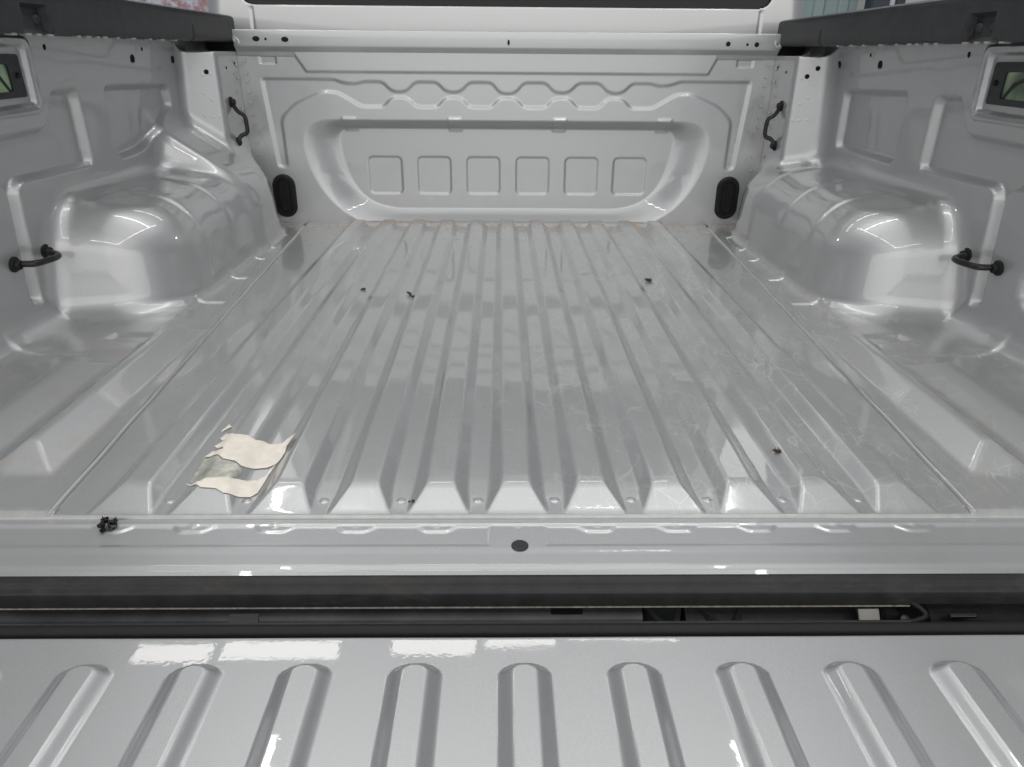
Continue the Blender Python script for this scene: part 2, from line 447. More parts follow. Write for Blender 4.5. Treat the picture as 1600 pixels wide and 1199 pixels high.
def build_side(left):
    hs, hy, hz = .0042, .0045, .0040
    u = np.arange(.484, .835, hs); y = np.arange(.002, 1.412, hy); z = np.arange(-.02, .470, hz)
    Yg = y[None, :, None]; Zg = z[None, None, :]; Sg = u[:, None, None] + .055*np.clip(Yg, 0, 1.4)
    F = side_sdf(Sg, Yg, Zg, left)
    V, Q = surface_nets(F)
    P = np.stack([u[0]+V[:, 0]*hs, y[0]+V[:, 1]*hy, z[0]+V[:, 2]*hz], 1)
    P[:, 0] += .055*np.clip(P[:, 1], 0, 1.4)
    def grad(P, e=6e-4):
        g = np.zeros_like(P)
        for a in range(3):
            d = np.zeros(3); d[a] = e
            A = P+d; B = P-d
            g[:, a] = (side_sdf(A[:, 0], A[:, 1], A[:, 2], left)-side_sdf(B[:, 0], B[:, 1], B[:, 2], left))/(2*e)
        return g
    for it in range(3):
        f = side_sdf(P[:, 0], P[:, 1], P[:, 2], left); g = grad(P)
        st = (f/np.maximum((g*g).sum(1), .3))[:, None]*g
        ln = np.linalg.norm(st, axis=1, keepdims=True); st *= np.minimum(1, .003/np.maximum(ln, 1e-9))
        P = P - st
    # gradients point into the air: use them as shading normals
    g = grad(P, .0009); g /= np.maximum(np.linalg.norm(g, axis=1, keepdims=True), 1e-9)
    if left: P[:, 0] *= -1; g[:, 0] *= -1; Q = Q[:, ::-1]
    # split the sheet into its parts
    c = P[Q].mean(1); s = np.abs(c[:, 0]); yy, zz = c[:, 1], c[:, 2]
    arch = (s < WALL(zz)-.012) & (zz > .012) & (yy > .56) & (zz < .30)
    pil = (yy > 1.17) & (zz > .24) & (s < WALL(zz)-.003)
    if left: pil &= ~(arch & (1.255 - (s-.69)*.36 - yy > .006)); arch &= ~pil
    flo = (zz <= .012) & (s < .76)
    for nm, mk, mt in (('wheel_arch', arch & ~pil, M_SIDE), ('corner_pillar', pil, M_SIDE), ('floor_flange', flo & ~arch & ~pil, M_FLOOR), ('side_panel', ~(arch | pil | flo), M_SIDE)):
        q = Q[mk]; used = np.unique(q); rm = np.full(len(P), -1); rm[used] = np.arange(len(used))
        mesh_np(nm, P[used], rm[q], mt, truck, g[used])
    bm = bmesh.new(); sg = -1 if left else 1
    ys = np.linspace(.0, 1.36, 40)
    bm_tube(bm, [(sg*(seam_s(v)-.001+.0006*math.sin(v*40)), v, .0008) for v in ys], .0032, 8)
    bm_obj('seam_sealant', bm, M_FLOOR, truck)
build_side(True); build_side(False)

# ------------------------------------------------------------------ headboard
def sym(pts): return pts + [(-x, z) for x, z in reversed(pts)]
def wave_pts():
    up = [(-.641, .378), (-.450, .378), (-.425, .369), (-.395, .367), (-.375, .373)]
    for c in (-.283, -.142): up += [(c-.040, .373), (c-.016, .349), (c+.016, .349), (c+.040, .373)]
    up += [(-.040, .373), (-.016, .346)]
    lo = [(-.622, .148), (-.590, .148), (-.592, .275), (-.556, .308), (-.485, .338), (-.445, .337), (-.385, .302)]
    for c in (-.283, -.142): lo += [(c-.040, .302), (c-.018, .326), (c+.018, .326), (c+.040, .302)]
    lo += [(-.040, .302), (-.018, .326)]
    left = list(reversed(lo)) + up          # from bottom centre round to top centre
    return sym(left)
HB_OUT = sym([(-.33, -.012), (-.40, .002), (-.46, .035), (-.505, .085), (-.535, .145), (-.547, .205), (-.540, .245), (-.515, .268), (-.48, .275)])
HB_IN = sym([(-.315, .036), (-.37, .050), (-.41, .080), (-.438, .130), (-.452, .190), (-.457, .232), (-.447, .246), (-.40, .249)])
def head_relief(X, Z):
    """positive = pressed towards the cab"""
    o = poly_sdf(X, Z, fillet(HB_OUT, .03)); i = poly_sdf(X, Z, fillet(HB_IN, .025))
    t = np.clip(-o, 0, None)/(np.clip(-o, 0, None)+np.clip(i, 0, None)+1e-9)
    t = np.where(i <= 0, 1., np.where(o >= 0, 0., t))
    d = .044*(.35*t+.65*sm(t))
    for c in (-.42, -.14, .14, .42):        # clips pressed into the upper lip
        d = d - .0025*sm((.021-np.abs(X-c))/.006)*sm((Z-.240)/.008)*sm((.285-Z)/.010)
    d = d + press(X, Z, wave_pts(), .0045, .0105, .014)
    for c in (-.3375, -.202, -.066, .071, .207, .342):
        d = d + .0032*sm(-rrect(X, Z, c, .126, .049, .053, .016)/.007)
    d = d - press(X, Z, [(-.551, .46), (-.551, .434), (-.520, .387), (.522, .387), (.546, .434), (.546, .46)], .005, .007, .004)
    for c in (-.614, .614): d = d + .003*sm(-rrect(X, Z, c, .418, .022, .011, .002)/.003)
    return d
def build_head():
    xs = np.linspace(-.690, .690, 600); zs = np.linspace(-.012, .446, 215)
    X, Z = np.meshgrid(xs, zs, indexing='ij')
    D = head_relief(X, Z) - .0002*np.sin(X*9)*np.sin(Z*14)
    gx, gz = np.gradient(D, xs, zs)
    n = np.stack([gx, -np.ones_like(gx), gz], -1); n /= np.linalg.norm(n, axis=-1, keepdims=True)
    V = np.stack([X, LB+D, Z], -1).reshape(-1, 3)
    mesh_np('headboard', V, grid_faces(*X.shape), M_PAINT, truck, n.reshape(-1, 3))
build_head()
def strip(name, pts, th, m, bev=.0015):
    """thin pressed plate given by its outline in world points"""
    bm = bmesh.new(); P = [Vector(p) for p in pts]
    nrm = (P[1]-P[0]).cross(P[2]-P[0]).normalized()
    f = bm.faces.new([bm.verts.new(p) for p in P])
    r = bmesh.ops.extrude_face_region(bm, geom=[f]); vs = [v for v in r['geom'] if isinstance(v, bmesh.types.BMVert)]
    bmesh.ops.translate(bm, verts=vs, vec=nrm*th)
    bmesh.ops.bevel(bm, geom=list(bm.edges), offset=bev, segments=2, affect='EDGES', clamp_overlap=True)
    return bm_obj(name, bm, m, truck)
for sg in (-1, 1):
    # overlapping corner flanges with rows of spot welds
    strip('corner_flange', [(sg*.690, LB-.001, .43), (sg*.661, LB-.001, .43), (sg*.654, LB-.001, .245), (sg*.690, LB-.001, .245)], -.004*sg, M_PAINT)
    strip('corner_flange', [(sg*.690, LB-.001, .240), (sg*.650, LB-.001, .240), (sg*.636, LB-.001, .004), (sg*.690, LB-.001, .004)], -.004*sg, M_PAINT)
    strip('corner_flange', [(sg*.691, 1.398, .425), (sg*.691, 1.366, .425), (sg*.691, 1.366, .10), (sg*.691, 1.398, .10)], -.004*-sg, M_PAINT)
    bm = bmesh.new()
    for z in (.415, .385, .365, .34, .315, .285, .262, .215, .185, .15, .12, .09, .06):
        disc_profile(bm, (sg*(.674-.010*(.43-z)/.4), LB-.005, z), (0, -1, 0), ((.0042, -.001), (.004, .0003), (.002, .0007)), 8)
    for z in (.405, .375, .30, .27, .235, .19, .15):
        disc_profile(bm, (sg*.687, 1.382, z), (-sg, 0, 0), ((.0045, -.001), (.004, .0003), (.002, .0008)), 8)
    tag(bm_obj('spot_welds', bm, M_PAINT, truck), kind='stuff')
    # welds on the pillar face
    bm = bmesh.new()
    for s_, z in ((.725, .385), (.708, .388), (.727, .345), (.712, .33), (.733, .295), (.715, .292), (.703, .292)):
        y = 1.255-(s_-.69)*.36
        disc_profile(bm, (sg*s_, y-.0005, z), (-sg*.34, -.94, 0), ((.0045, -.0015), (.004, .0), (.002, .0003)), 10)
    tag(bm_obj('spot_welds', bm, M_PAINT, truck), kind='stuff')
    # grommet covering the lamp cable opening at the foot of the headboard
    bm = bmesh.new(); c = (sg*.611, .076)
    rings = []
    for ins, h in ((0, 0), (.0005, .004), (.004, .007), (.010, .007), (.012, .003), (.016, .003), (.018, .006), (.024, .006), (.0255, .004)):
        R = .031-ins; ring = []
        for k in range(40):
            a = 2*PI*k/40; x = R*math.cos(a); z = R*math.sin(a) + (.027 if math.sin(a) >= 0 else -.027)
            ring.append(bm.verts.new((c[0]+x, LB-.0005-h, c[1]+z)))
        rings.append(ring)
    for A, B in zip(rings, rings[1:]):
        for k in range(40): bm.faces.new((A[k], A[(k+1) % 40], B[(k+1) % 40], B[k]))
    bm.faces.new(rings[-1])
    bm_obj('rubber_grommet', bm, M_RUBBER, truck)

# ------------------------------------------------------------------ front cross rail
def extrude_x(name, prof, x0, x1, m, parent, nx=2, rnd=0., n=3, cap=True, closed=True):
    P = fillet([(a, b) for a, b in prof], rnd, n) if rnd else np.array(prof)
    bm = bmesh.new(); rows = [[bm.verts.new((x, p[0], p[1])) for p in P] for x in np.linspace(x0, x1, nx)]
    for A, B in zip(rows, rows[1:]):
        for k in range(len(P)): bm.faces.new((A[k], A[(k+1) % len(P)], B[(k+1) % len(P)], B[k]))
    if cap: bm.faces.new(rows[0]); bm.faces.new(rows[-1][::-1])
    return bm_obj(name, bm, m, parent, angle=35)
rail = extrude_x('front_rail', [(1.385, .487), (1.386, .449), (1.398, .437), (1.402, .425), (1.44, .425), (1.455, .489)], -.689, .692, M_PAINT, truck, 2, .003)
def hole(x, z, rx, rz, y=1.3848):
    bm = bmesh.new(); disc_profile(bm, (x, y, z), (0, -1, 0), ((1.1, -.002), (1.05, .0), (1., .0002)), 20, rx, rz, up=(1, 0, 0)); 
    bm_obj('bolt_hole', bm, M_HOLE, rail)
for x, z, rx, rz in ((-.632, .466, .0085, .0058), (-.608, .4655, .0026, .0032), (-.560, .465, .0085, .0058), (.002, .462, .0028, .0062),
                     (.559, .463, .0055, .0055), (.608, .462, .003, .003), (.632, .462, .0055, .0055)): hole(x, z, rx, rz)
for x in (-.683, .686):
    bm = bmesh.new(); disc_profile(bm, (x, 1.3855, .462), (0, -1, 0), ((.0075, -.001), (.007, .0015), (.004, .0022), (.003, .001)), 14, 1, 1.8); bm_obj('rail_rivet', bm, M_PAINT, rail)

# ------------------------------------------------------------------ black rail caps along the bed sides
def build_cap(sg):
    prof = [(.756, .4575), (.698, .4575), (.693, .460), (.6905, .465), (.6905, .470)]
    prof += [(.690, z) for z in np.linspace(.473, .506, 16)] + [(.6905, .510), (.692, .5145), (.697, .5175), (.704, .519)]
    prof += [(.73, .521), (.80, .520), (.83, .515), (.835, .49)]
    prof = np.array(prof)
    ys = np.unique(np.concatenate([np.linspace(-.05, 1.412, 120), np.linspace(.50, .61, 60), np.linspace(1.10, 1.17, 40), np.linspace(1.40, 1.412, 4)]))
    Yg, K = np.meshgrid(ys, np.arange(len(prof)), indexing='ij')
    s = prof[K, 0].copy(); z = prof[K, 1].copy()
    z += np.where(K > 3, .008*(1.41-Yg)/.9*.9, 0)*(Yg > -1)*np.clip((z-.46)/.05, 0, 1)
    pk = press(Yg, z, [(.519, .458), (.519, .4965), (.585, .4965), (.597, .458)], .013, .004, .003)*(K < 22)
    nt_ = press(Yg, z, [(1.128, .455), (1.132, .489), (1.141, .489), (1.146, .455)], .008, .004, .001)*(K < 22)
    s = s + np.where((K > 0) & (K < 22), pk+nt_, 0)
    s = s + .0004*np.sin(Yg*21)*(K > 1)
    V = np.stack([sg*s, Yg, z], -1).reshape(-1, 3)
    o = mesh_np('rail_cap', V, grid_faces(*Yg.shape, flip=(sg > 0)), M_BLACK, truck)
    o.data.set_sharp_from_angle(angle=math.radians(32))
    # closed end towards the cab
    bm = bmesh.new(); bm.faces.new([bm.verts.new((sg*a, 1.4121, b)) for a, b in prof]); bm_obj('end_cap', bm, M_BLACK, o)
    for y in (.537, .573):
        bm = bmesh.new(); disc_profile(bm, (sg*.7035, y, .478), (-sg, 0, 0), ((.0085, -.002), (.0085, .001), (.0065, .003), (.0045, .005), (.003, .0052)), 16)
        bm_obj('bracket_bolt', bm, M_BLACK, o)
    for i, y in enumerate((.50, .535, .56, .59, .67, .70, .73, .755, .80, .86, .93, .985, 1.05)):
        bm = bmesh.new(); bm_box(bm, (sg*.7005, y, .4568), (.012, .013+.004*math.sin(i*3), .0035), .001); bm_obj('retaining_clip', bm, M_SEAL, o)
for sg in (-1, 1):
    build_cap(sg)
    bm = bmesh.new(); bm_box(bm, (sg*.765, 1.409, .43), (.15, .006, .07), .001); bm_box(bm, (sg*.80, 1.29, .443), (.06, .25, .035), .002)
    bm_obj('dark_gap_filler', bm, M_RUBBER, truck)  # black boxes closing the gap, standing in for the dark hole above the pillar
    extrude_x('edge_sealant', [(.012, -.003), (.011, .0032), (.004, .0036), (.0, .001), (-.003, -.0028)], min(sg*.478, sg*.79), max(sg*.478, sg*.79), M_SEAL, truck, 2, .001)

# ------------------------------------------------------------------ holes, lamp access covers, hooks
def wall_pt(sg, y, z, off=0.): return Vector((sg*(WALL(z)-off), y, z))
for sg in (-1, 1):
    wn = (-sg, 0, -.11)
    for y, z, ry, rz in ((.693, .441, .0035, .0045), (.998, .4205, .0085, .0085), (1.046, .4395, .003, .0035), (1.195, .4175, .008, .0085)):
        bm = bmesh.new(); disc_profile(bm, wall_pt(sg, y, z), wn, ((1.1, -.002), (1.08, .0006), (1., .0003)), 18, ry, rz, up=(0, 1, 0)); bm_obj('bolt_hole', bm, M_HOLE, truck)
    for s_, z in (((.716, .392),) if sg < 0 else ((.718, .392), (.738, .410))):
        bm = bmesh.new(); disc_profile(bm, (sg*s_, 1.255-(s_-.69)*.36-.0006, z), (-sg*.34, -.94, 0), ((.0058, -.003), (.0055, .0004), (.005, .0002)), 14); bm_obj('bolt_hole', bm, M_HOLE, truck)
    for y, z in ((1.372, .41), (1.31, .40)):
        bm = bmesh.new(); disc_profile(bm, (sg*.6895, y, z), (-sg, 0, 0), ((.0035, -.002), (.0033, .0004), (.003, .0003)), 10); bm_obj('bolt_hole', bm, M_HOLE, truck)
# access covers
M_LENS, nt, b = mat('daylit_green_lens')
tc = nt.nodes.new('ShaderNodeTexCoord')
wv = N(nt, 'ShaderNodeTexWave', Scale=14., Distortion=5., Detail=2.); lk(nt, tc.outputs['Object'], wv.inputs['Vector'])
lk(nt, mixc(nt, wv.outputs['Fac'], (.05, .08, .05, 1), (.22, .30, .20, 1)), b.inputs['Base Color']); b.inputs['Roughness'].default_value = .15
lk(nt, mixc(nt, wv.outputs['Fac'], (.03, .06, .03, 1), (.55, .80, .42, 1)), b.inputs['Emission Color']); b.inputs['Emission Strength'].default_value = .07  # weak emission stands in for daylight coming through the tail lamp
def ring_plate(bm, outer, inner, f0, f1):
    """plate with a hole; f maps (y,z) to a point at a given depth"""
    n = len(outer)
    A = [bm.verts.new(f0(*p)) for p in outer]; B = [bm.verts.new(f1(*p)) for p in outer]; Cc = [bm.verts.new(f1(*p)) for p in inner]; Dd = [bm.verts.new(f0(*p)) for p in inner]
    for P, Q in ((A, B), (B, Cc), (Cc, Dd)):
        for k in range(n): bm.faces.new((P[k], P[(k+1) % n], Q[(k+1) % n], Q[k]))
for sg in (-1, 1):
    cov = None
    outer = fillet([(.625, .4305), (.632, .3680), (.42, .3660), (.42, .4325)], .006, 5)
    inner = fillet([(.595, .4165), (.599, .3770), (.45, .3755), (.45, .4175)], .006, 5)
    f0 = lambda y, z: (sg*(WALL(z)+.0090+.035), y, z); f1 = lambda y, z: (sg*(WALL(z)+.0055), y, z)
    bm = bmesh.new(); ring_plate(bm, outer, inner, f0, f1)
    cov = bm_obj('access_cover', bm, M_BLACK, truck)
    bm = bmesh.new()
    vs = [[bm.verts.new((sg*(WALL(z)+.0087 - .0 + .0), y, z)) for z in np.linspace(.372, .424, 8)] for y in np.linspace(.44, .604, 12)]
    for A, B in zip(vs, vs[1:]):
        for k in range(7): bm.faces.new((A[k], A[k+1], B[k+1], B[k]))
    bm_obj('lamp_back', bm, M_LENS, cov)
    bm = bmesh.new()
    bm_tube(bm, [(sg*(WALL(.38)+.0085), .594, .378), (sg*(WALL(.4)+.006), .57, .400), (sg*(WALL(.41)+.006), .53, .412), (sg*(WALL(.41)+.007), .47, .415)], .0022, 8)
    bm_obj('lamp_cable', bm, M_BLACK, cov)
    bm = bmesh.new(); disc_profile(bm, (sg*(WALL(.401)+.0055), .6150, .400), (-sg, 0, -.11), ((.0045, -.001), (.0045, .002), (.003, .0034), (.0015, .003)), 14); bm_obj('cover_screw', bm, M_RUBBER, cov)
def hook(mounts, loop, nrm):
    root = empty('tie_down_hook', mounts[0]); root.parent = truck
    inv = -Vector(mounts[0])
    bm = bmesh.new(); bm_tube(bm, [Vector(p)+inv for p in smooth_path(loop, .014, 5)], .0052, 12); bm_obj('hook_loop', bm, M_STEEL, root)
    for p in mounts:
        bm = bmesh.new(); disc_profile(bm, Vector(p)+inv, nrm, ((.0125, -.002), (.0125, .003), (.011, .0045), (.008, .005), (.0078, .010), (.0065, .0115), (.004, .0105)), 16); bm_obj('mounting_bolt', bm, M_RUBBER, root)
for sg in (-1, 1):
    z = .128; w = lambda y, zz, off: wall_pt(sg, y, zz, off)
    hook([w(.499, z, 0), w(.584, z, 0)], [w(.503, z, .004), w(.506, z-.001, .030), w(.556, z-.004, .034), w(.575, z-.003, .030), w(.580, z, .004)], (-sg, 0, -.11))
    X = sg*.690
    hook([(X, 1.305, .322), (X, 1.308, .226)], [(X-sg*.004, 1.305, .318), (X-sg*.012, 1.312, .298), (X-sg*.027, 1.318, .291), (X-sg*.029, 1.318, .247), (X-sg*.012, 1.314, .243), (X-sg*.004, 1.308, .230)], (-sg, 0, 0))

# ------------------------------------------------------------------ rear sill
def sill_h(x, y):
    z = -.0030 - .0010*sm((-.010-y)/.004)
    pts = []
    for half in (-1, 1):
        top = [(.026, -.0105)]
        for k in range(1, 6):
            c = k*PITCH; top += [(c-.021, -.0105), (c-.010, -.0195), (c+.010, -.0195), (c+.019, -.0105)]
        if half > 0: pass
        out = top + [(.80, -.0105), (.80, -.0475), (.026, -.0475)]
        z = z - press(x, y, [(half*a, b) for a, b in out], .0012, .006, .002)
    z = z - .0004*sm((-.048-y)/.012)
    z = z - .0009*sm((-.073-y)/.010)
    kk = np.round(x/PITCH)
    z = z + .0003*sm((.006-np.hypot(x-kk*PITCH, y+.0125))/.004)*(np.abs(kk) < 5.5)
    z = z + .00006*np.sin(x*11+y*40)
    return z
def build_sill():
    xs = np.linspace(-.79, .79, 900); ys = np.concatenate([np.linspace(-.083, -.001, 84), [.012]])
    X, Y = np.meshgrid(xs, ys, indexing='ij'); Z = sill_h(X, np.minimum(Y, -.001))
    Z[:, 0] -= .012
    gx, gy = np.gradient(sill_h(X, np.minimum(Y, -.001)), xs, ys)
    n = np.stack([-gx, -gy, np.ones_like(gx)], -1); n /= np.linalg.norm(n, axis=-1, keepdims=True)
    return mesh_np('rear_sill', np.stack([X, Y, Z], -1).reshape(-1, 3), grid_faces(*X.shape), M_GATE, truck, n.reshape(-1, 3))
sill = build_sill()
bm = bmesh.new(); disc_profile(bm, (.002, -.0465, -.0044), (0, 0, 1), ((.0085, -.002), (.0085, .0012), (.0078, .0019), (.0045, .0020), (.0038, .0014), (.0015, .0013)), 22, 1., 1.)
bm_obj('sill_plug', bm, plain('grey_rubber', (.05, .052, .058), .8, noise=.2, spec=.15), sill)
extrude_x('edge_sealant', [(.0025, -.0025), (.002, .0006), (-.0005, .0008), (-.003, -.0018), (-.003, -.004)], -.79, .79, M_SEAL, truck, 2, .0008)

# ------------------------------------------------------------------ black trim, latch gap and the rear beam
def extrude_prof_x(name, prof, x0, x1, m, parent, r=.003, n=3, angle=45):
    P = fillet(prof, r, n); return extrude_x(name, list(map(tuple, P)), x0, x1, m, parent, 2, 0., angle)
trim = extrude_x('bumper_trim', [(-.0735, -.0130), (-.0760, -.0095), (-.0905, -.0110), (-.0925, -.0165), (-.0985, -.0175), (-.0990, -.0330), (-.0965, -.0345), (-.070, -.0345), (-.070, -.0135)], -.86, .86, M_TRIM, truck, 2, .0022)
extrude_x('trim_edge', [(-.0992, -.0338), (-.0996, -.0350), (-.0975, -.0356), (-.0972, -.0345)], -.485, .37, plain('pale_plastic_edge', (.20, .18, .155), .6, noise=.5, scale=120), trim, 2, 0)  # paler strip along the lower edge of the trim
beam = extrude_x('rear_beam', [(-.060, -.045), (-.086, -.052), (-.096, -.062), (-.100, -.090), (-.060, -.110)], -.80, .12, M_UNDER, truck, 2, .008)
extrude_x('rear_beam', [(-.060, -.055), (-.082, -.066), (-.094, -.076), (-.100, -.100), (-.060, -.120)], .165, .335, M_UNDER, truck, 2, .008)
extrude_x('rear_beam', [(-.060, -.045), (-.088, -.054), (-.098, -.066), (-.100, -.090), (-.060, -.110)], .40, .80, M_TRIM, truck, 2, .006)
def part_box(name, c, s, m, parent=truck, bev=.0015, rot=None):
    bm = bmesh.new(); bm_box(bm, c, s, bev, rot); return bm_obj(name, bm, m, parent)
part_box('beam_slot', (.047, -.0853, -.0515), (.030, .006, .003), M_HOLE, beam, .0003, Matrix.Rotation(.30, 3, 'X'))
part_box('beam_label', (-.262, -.0905, -.0555), (.028, .010, .0015), plain('grey_sticker', (.11, .11, .11), .5), beam, .0003, Matrix.Rotation(.72, 3, 'X'))
part_box('underbody_panel', (-.245, -.118, -.085), (.11, .035, .004), plain('pale_steel', (.42, .41, .40), .45, noise=.15), truck)
part_box('underbody_panel', (0, -.02, -.16), (1.5, .20, .01), M_UNDER, truck)
for x, a in ((.135, .5), (.155, -.3), (.19, .6), (.215, -.5)):
    part_box('support_bracket', (x, -.085, -.085), (.006, .05, .05), M_UNDER, truck, .001, Matrix.Rotation(a, 3, 'Z'))
part_box('latch_plate', (.250, -.099, -.065), (.13, .012, .010), M_TRIM, truck)
part_box('latch_plate', (.372, -.088, -.055), (.03, .03, .012), M_RUBBER, truck)
part_box('latch_plate', (.44, -.103, -.058), (.055, .010, .006), M_STEEL, truck)
part_box('latch_plate', (.425, -.098, -.048), (.028, .006, .003), plain('zinc', (.30, .29, .27), .35, metallic=.8), truck)
part_box('bright_ground_patch', (.336, -.0955, -.0500), (.020, .002, .013), plain('bright_ground_white', (.50, .49, .46), .5), truck, .0004, Matrix.Rotation(-.7, 3, 'X'))  # pale plate standing in for bright ground seen through the gap
part_box('latch_plate', (.354, -.096, -.0530), (.014, .010, .022), M_HOLE, truck)
bm = bmesh.new()
bm_tube(bm, smooth_path([(.12, -.1125, -.043), (.30, -.1125, -.043), (.366, -.1125, -.043), (.384, -.108, -.040), (.380, -.100, -.036), (.366, -.094, -.030)], .012, 6), .0028, 10)
bm_obj('latch_cable', bm, M_RUBBER, truck)
bm = bmesh.new(); disc_profile(bm, (.364, -.106, -.046), (0, -.6, .8), ((.005, -.003), (.005, .003), (.0035, .004), (.002, .004)), 12); bm_obj('cable_bolt', bm, M_STEEL, truck)

# ------------------------------------------------------------------ tailgate lying open
TZ = -.030; TY = -.134; TP = .0903; TX = .003
def gate_h(x, y):
    k = np.clip(np.round((x-TX)/TP), -6, 6); dx = x-TX-k*TP
    yr = y
    # rounded-end rib: capsule distance
    y0 = -.187; cy = np.clip(yr, -.56, y0)
    d = np.hypot(dx, (yr-cy)*np.where(yr > cy, 1.45, 1.))
    q = (.0232-d)/.0138; z = .0085*(.4*np.clip(q, 0, 1)+.6*sm(q))
    z = z - .016*sm((y-(TY-.010))/.011)**2
    z = z + .0003*np.sin(x*5.2+1)*np.sin(y*13+.5) + .00012*np.sin(x*23+y*9)
    return z
gate = empty('tailgate', (0, TY, TZ)); gate.parent = truck
def build_gate():
    xs = np.linspace(-.70, .70, 720); ys = np.concatenate([np.linspace(-.64, -.30, 90)[:-1], np.linspace(-.30, TY, 110)])
    X, Y = np.meshgrid(xs, ys, indexing='ij'); Z = gate_h(X, Y); e = 4e-4
    gx = (gate_h(X+e, Y)-gate_h(X-e, Y))/(2*e); gy = (gate_h(X, Y+e)-gate_h(X, Y-e))/(2*e)
    n = np.stack([-gx, -gy, np.ones_like(gx)], -1); n /= np.linalg.norm(n, axis=-1, keepdims=True)
    mesh_np('gate_panel', np.stack([X, Y-TY, Z], -1).reshape(-1, 3), grid_faces(*X.shape), M_GATE, gate, n.reshape(-1, 3))
    extrude_x('gate_shell', [(.001, -.012), (-.51, -.004), (-.51, -.07), (.001, -.07)], -.70, .70, M_CAB, gate, 2, .004)
    extrude_x('gate_seal', [(.001, -.016), (.002, -.0055), (.006, -.0015), (.0115, -.002), (.0135, -.006), (.0135, -.03), (.001, -.03)], -.70, .70, M_RUBBER, gate, 2, .002)
    extrude_x('seal_lip', [(.0125, -.004), (.0145, -.003), (.016, -.006), (.0135, -.008)], -.70, .36, M_TRIM, gate, 2, .0005)
build_gate()

# ------------------------------------------------------------------ back of the cab
def build_cab():
    cab = empty('cab', (0, 1.5, 0)); cab.parent = truck
    WIN = fillet([(-.700, .546), (.700, .546), (.66, .93), (-.66, .93)], .045, 8)
    def half(z): return .805 - .12*np.maximum(z-.50, 0)
    # u runs across the back and round the corners along the cab sides
    u = np.concatenate([np.linspace(-1.30, -.80, 16)[:-1], np.linspace(-.80, -.66, 40)[:-1], np.linspace(-.66, .66, 90)[:-1], np.linspace(.66, .80, 40)[:-1], np.linspace(.80, 1.30, 16)])
    z = np.concatenate([np.linspace(.05, .44, 8)[:-1], np.linspace(.44, .60, 70)[:-1], np.linspace(.60, .90, 30)[:-1], np.linspace(.90, 1.02, 30)])
    U, Z = np.meshgrid(u, z, indexing='ij'); R = .06
    h = half(Z); a = np.abs(U); flat = h-R; arc = R*PI/2
    t = np.clip((a-flat)/R, 0, PI/2)
    X = np.where(a < flat, a, flat+R*np.sin(t)); Yc = np.where(a < flat, 0, R*(1-np.cos(t)))
    Yc = Yc + np.maximum(a-flat-arc, 0)
    X = X*np.sign(U)
    # back leans forward a little, the roof edge rolls over
    Yc = Yc + .10*np.maximum(Z-.60, 0) + .25*np.maximum(Z-.96, 0)**2/.06
    Yc = Yc + .012*sm((Z-.535)/.012)*sm(-poly_sdf(X, Z, WIN)/.008)*(Yc < .2)
    groove = .005*sm((.0035-np.abs(np.abs(X)-.669))/.003)*sm((.549-Z)/.01)*(Yc < .03)
    Yc = Yc + groove
    V = np.stack([X, Yc, Z], -1).reshape(-1, 3)
    o = mesh_np('cab_shell', V, grid_faces(*X.shape), M_CAB, cab)
    # roof
    extrude_x('cab_roof', [(.09, 1.00), (.12, 1.035), (.6, 1.06), (1.4, 1.03), (1.4, .98), (.12, .98)], -.74, .74, M_CAB, cab, 2, .02)
    # glass with its seal
    G = fillet([(-.694, .5495), (.694, .5495), (.655, .925), (-.655, .925)], .042, 8)
    bm = bmesh.new()
    def gp(x, zz, d): return (x, .10*max(zz-.60, 0)+d, zz)
    bm.faces.new([bm.verts.new(gp(x, zz, .0045)) for x, zz in G]); r = bmesh.ops.extrude_face_region(bm, geom=bm.faces[:])
    bmesh.ops.translate(bm, verts=[v for v in r['geom'] if isinstance(v, bmesh.types.BMVert)], vec=(0, .006, 0))
    bmesh.ops.triangulate(bm, faces=bm.faces[:])
    bm_obj('rear_window', bm, M_GLASS, cab, angle=20)
    G2 = fillet([(-.700, .544), (.700, .544), (.66, .93), (-.66, .93)], .045, 8)
    bm = bmesh.new(); n = len(G)
    A = [bm.verts.new(gp(x, zz, .002)) for x, zz in G2]; B = [bm.verts.new(gp(x, zz, .0015)) for x, zz in G]; Cc = [bm.verts.new(gp(x, zz, .008)) for x, zz in G]
    for P, Q in ((A, B), (B, Cc)):
        for k in range(n): bm.faces.new((P[k], P[(k+1) % n], Q[(k+1) % n], Q[k]))
    bm_obj('window_seal', bm, M_RUBBER, cab)
build_cab()
# outer skin of the bed sides, seen only from other angles
for sg in (-1, 1):
    bm = bmesh.new()
    pr = [(.835, .50), (.87, .46), (.885, .30), (.875, .05), (.86, -.12), (.80, -.12)]
    rows = [[bm.verts.new((sg*a, y, z)) for a, z in pr] for y in (-.10, .3, .8, 1.412)]
    for A, B in zip(rows, rows[1:]):
        for k in range(len(pr)-1): bm.faces.new((A[k], A[k+1], B[k+1], B[k]))
    bm_obj('outer_panel', bm, M_PAINT, truck)

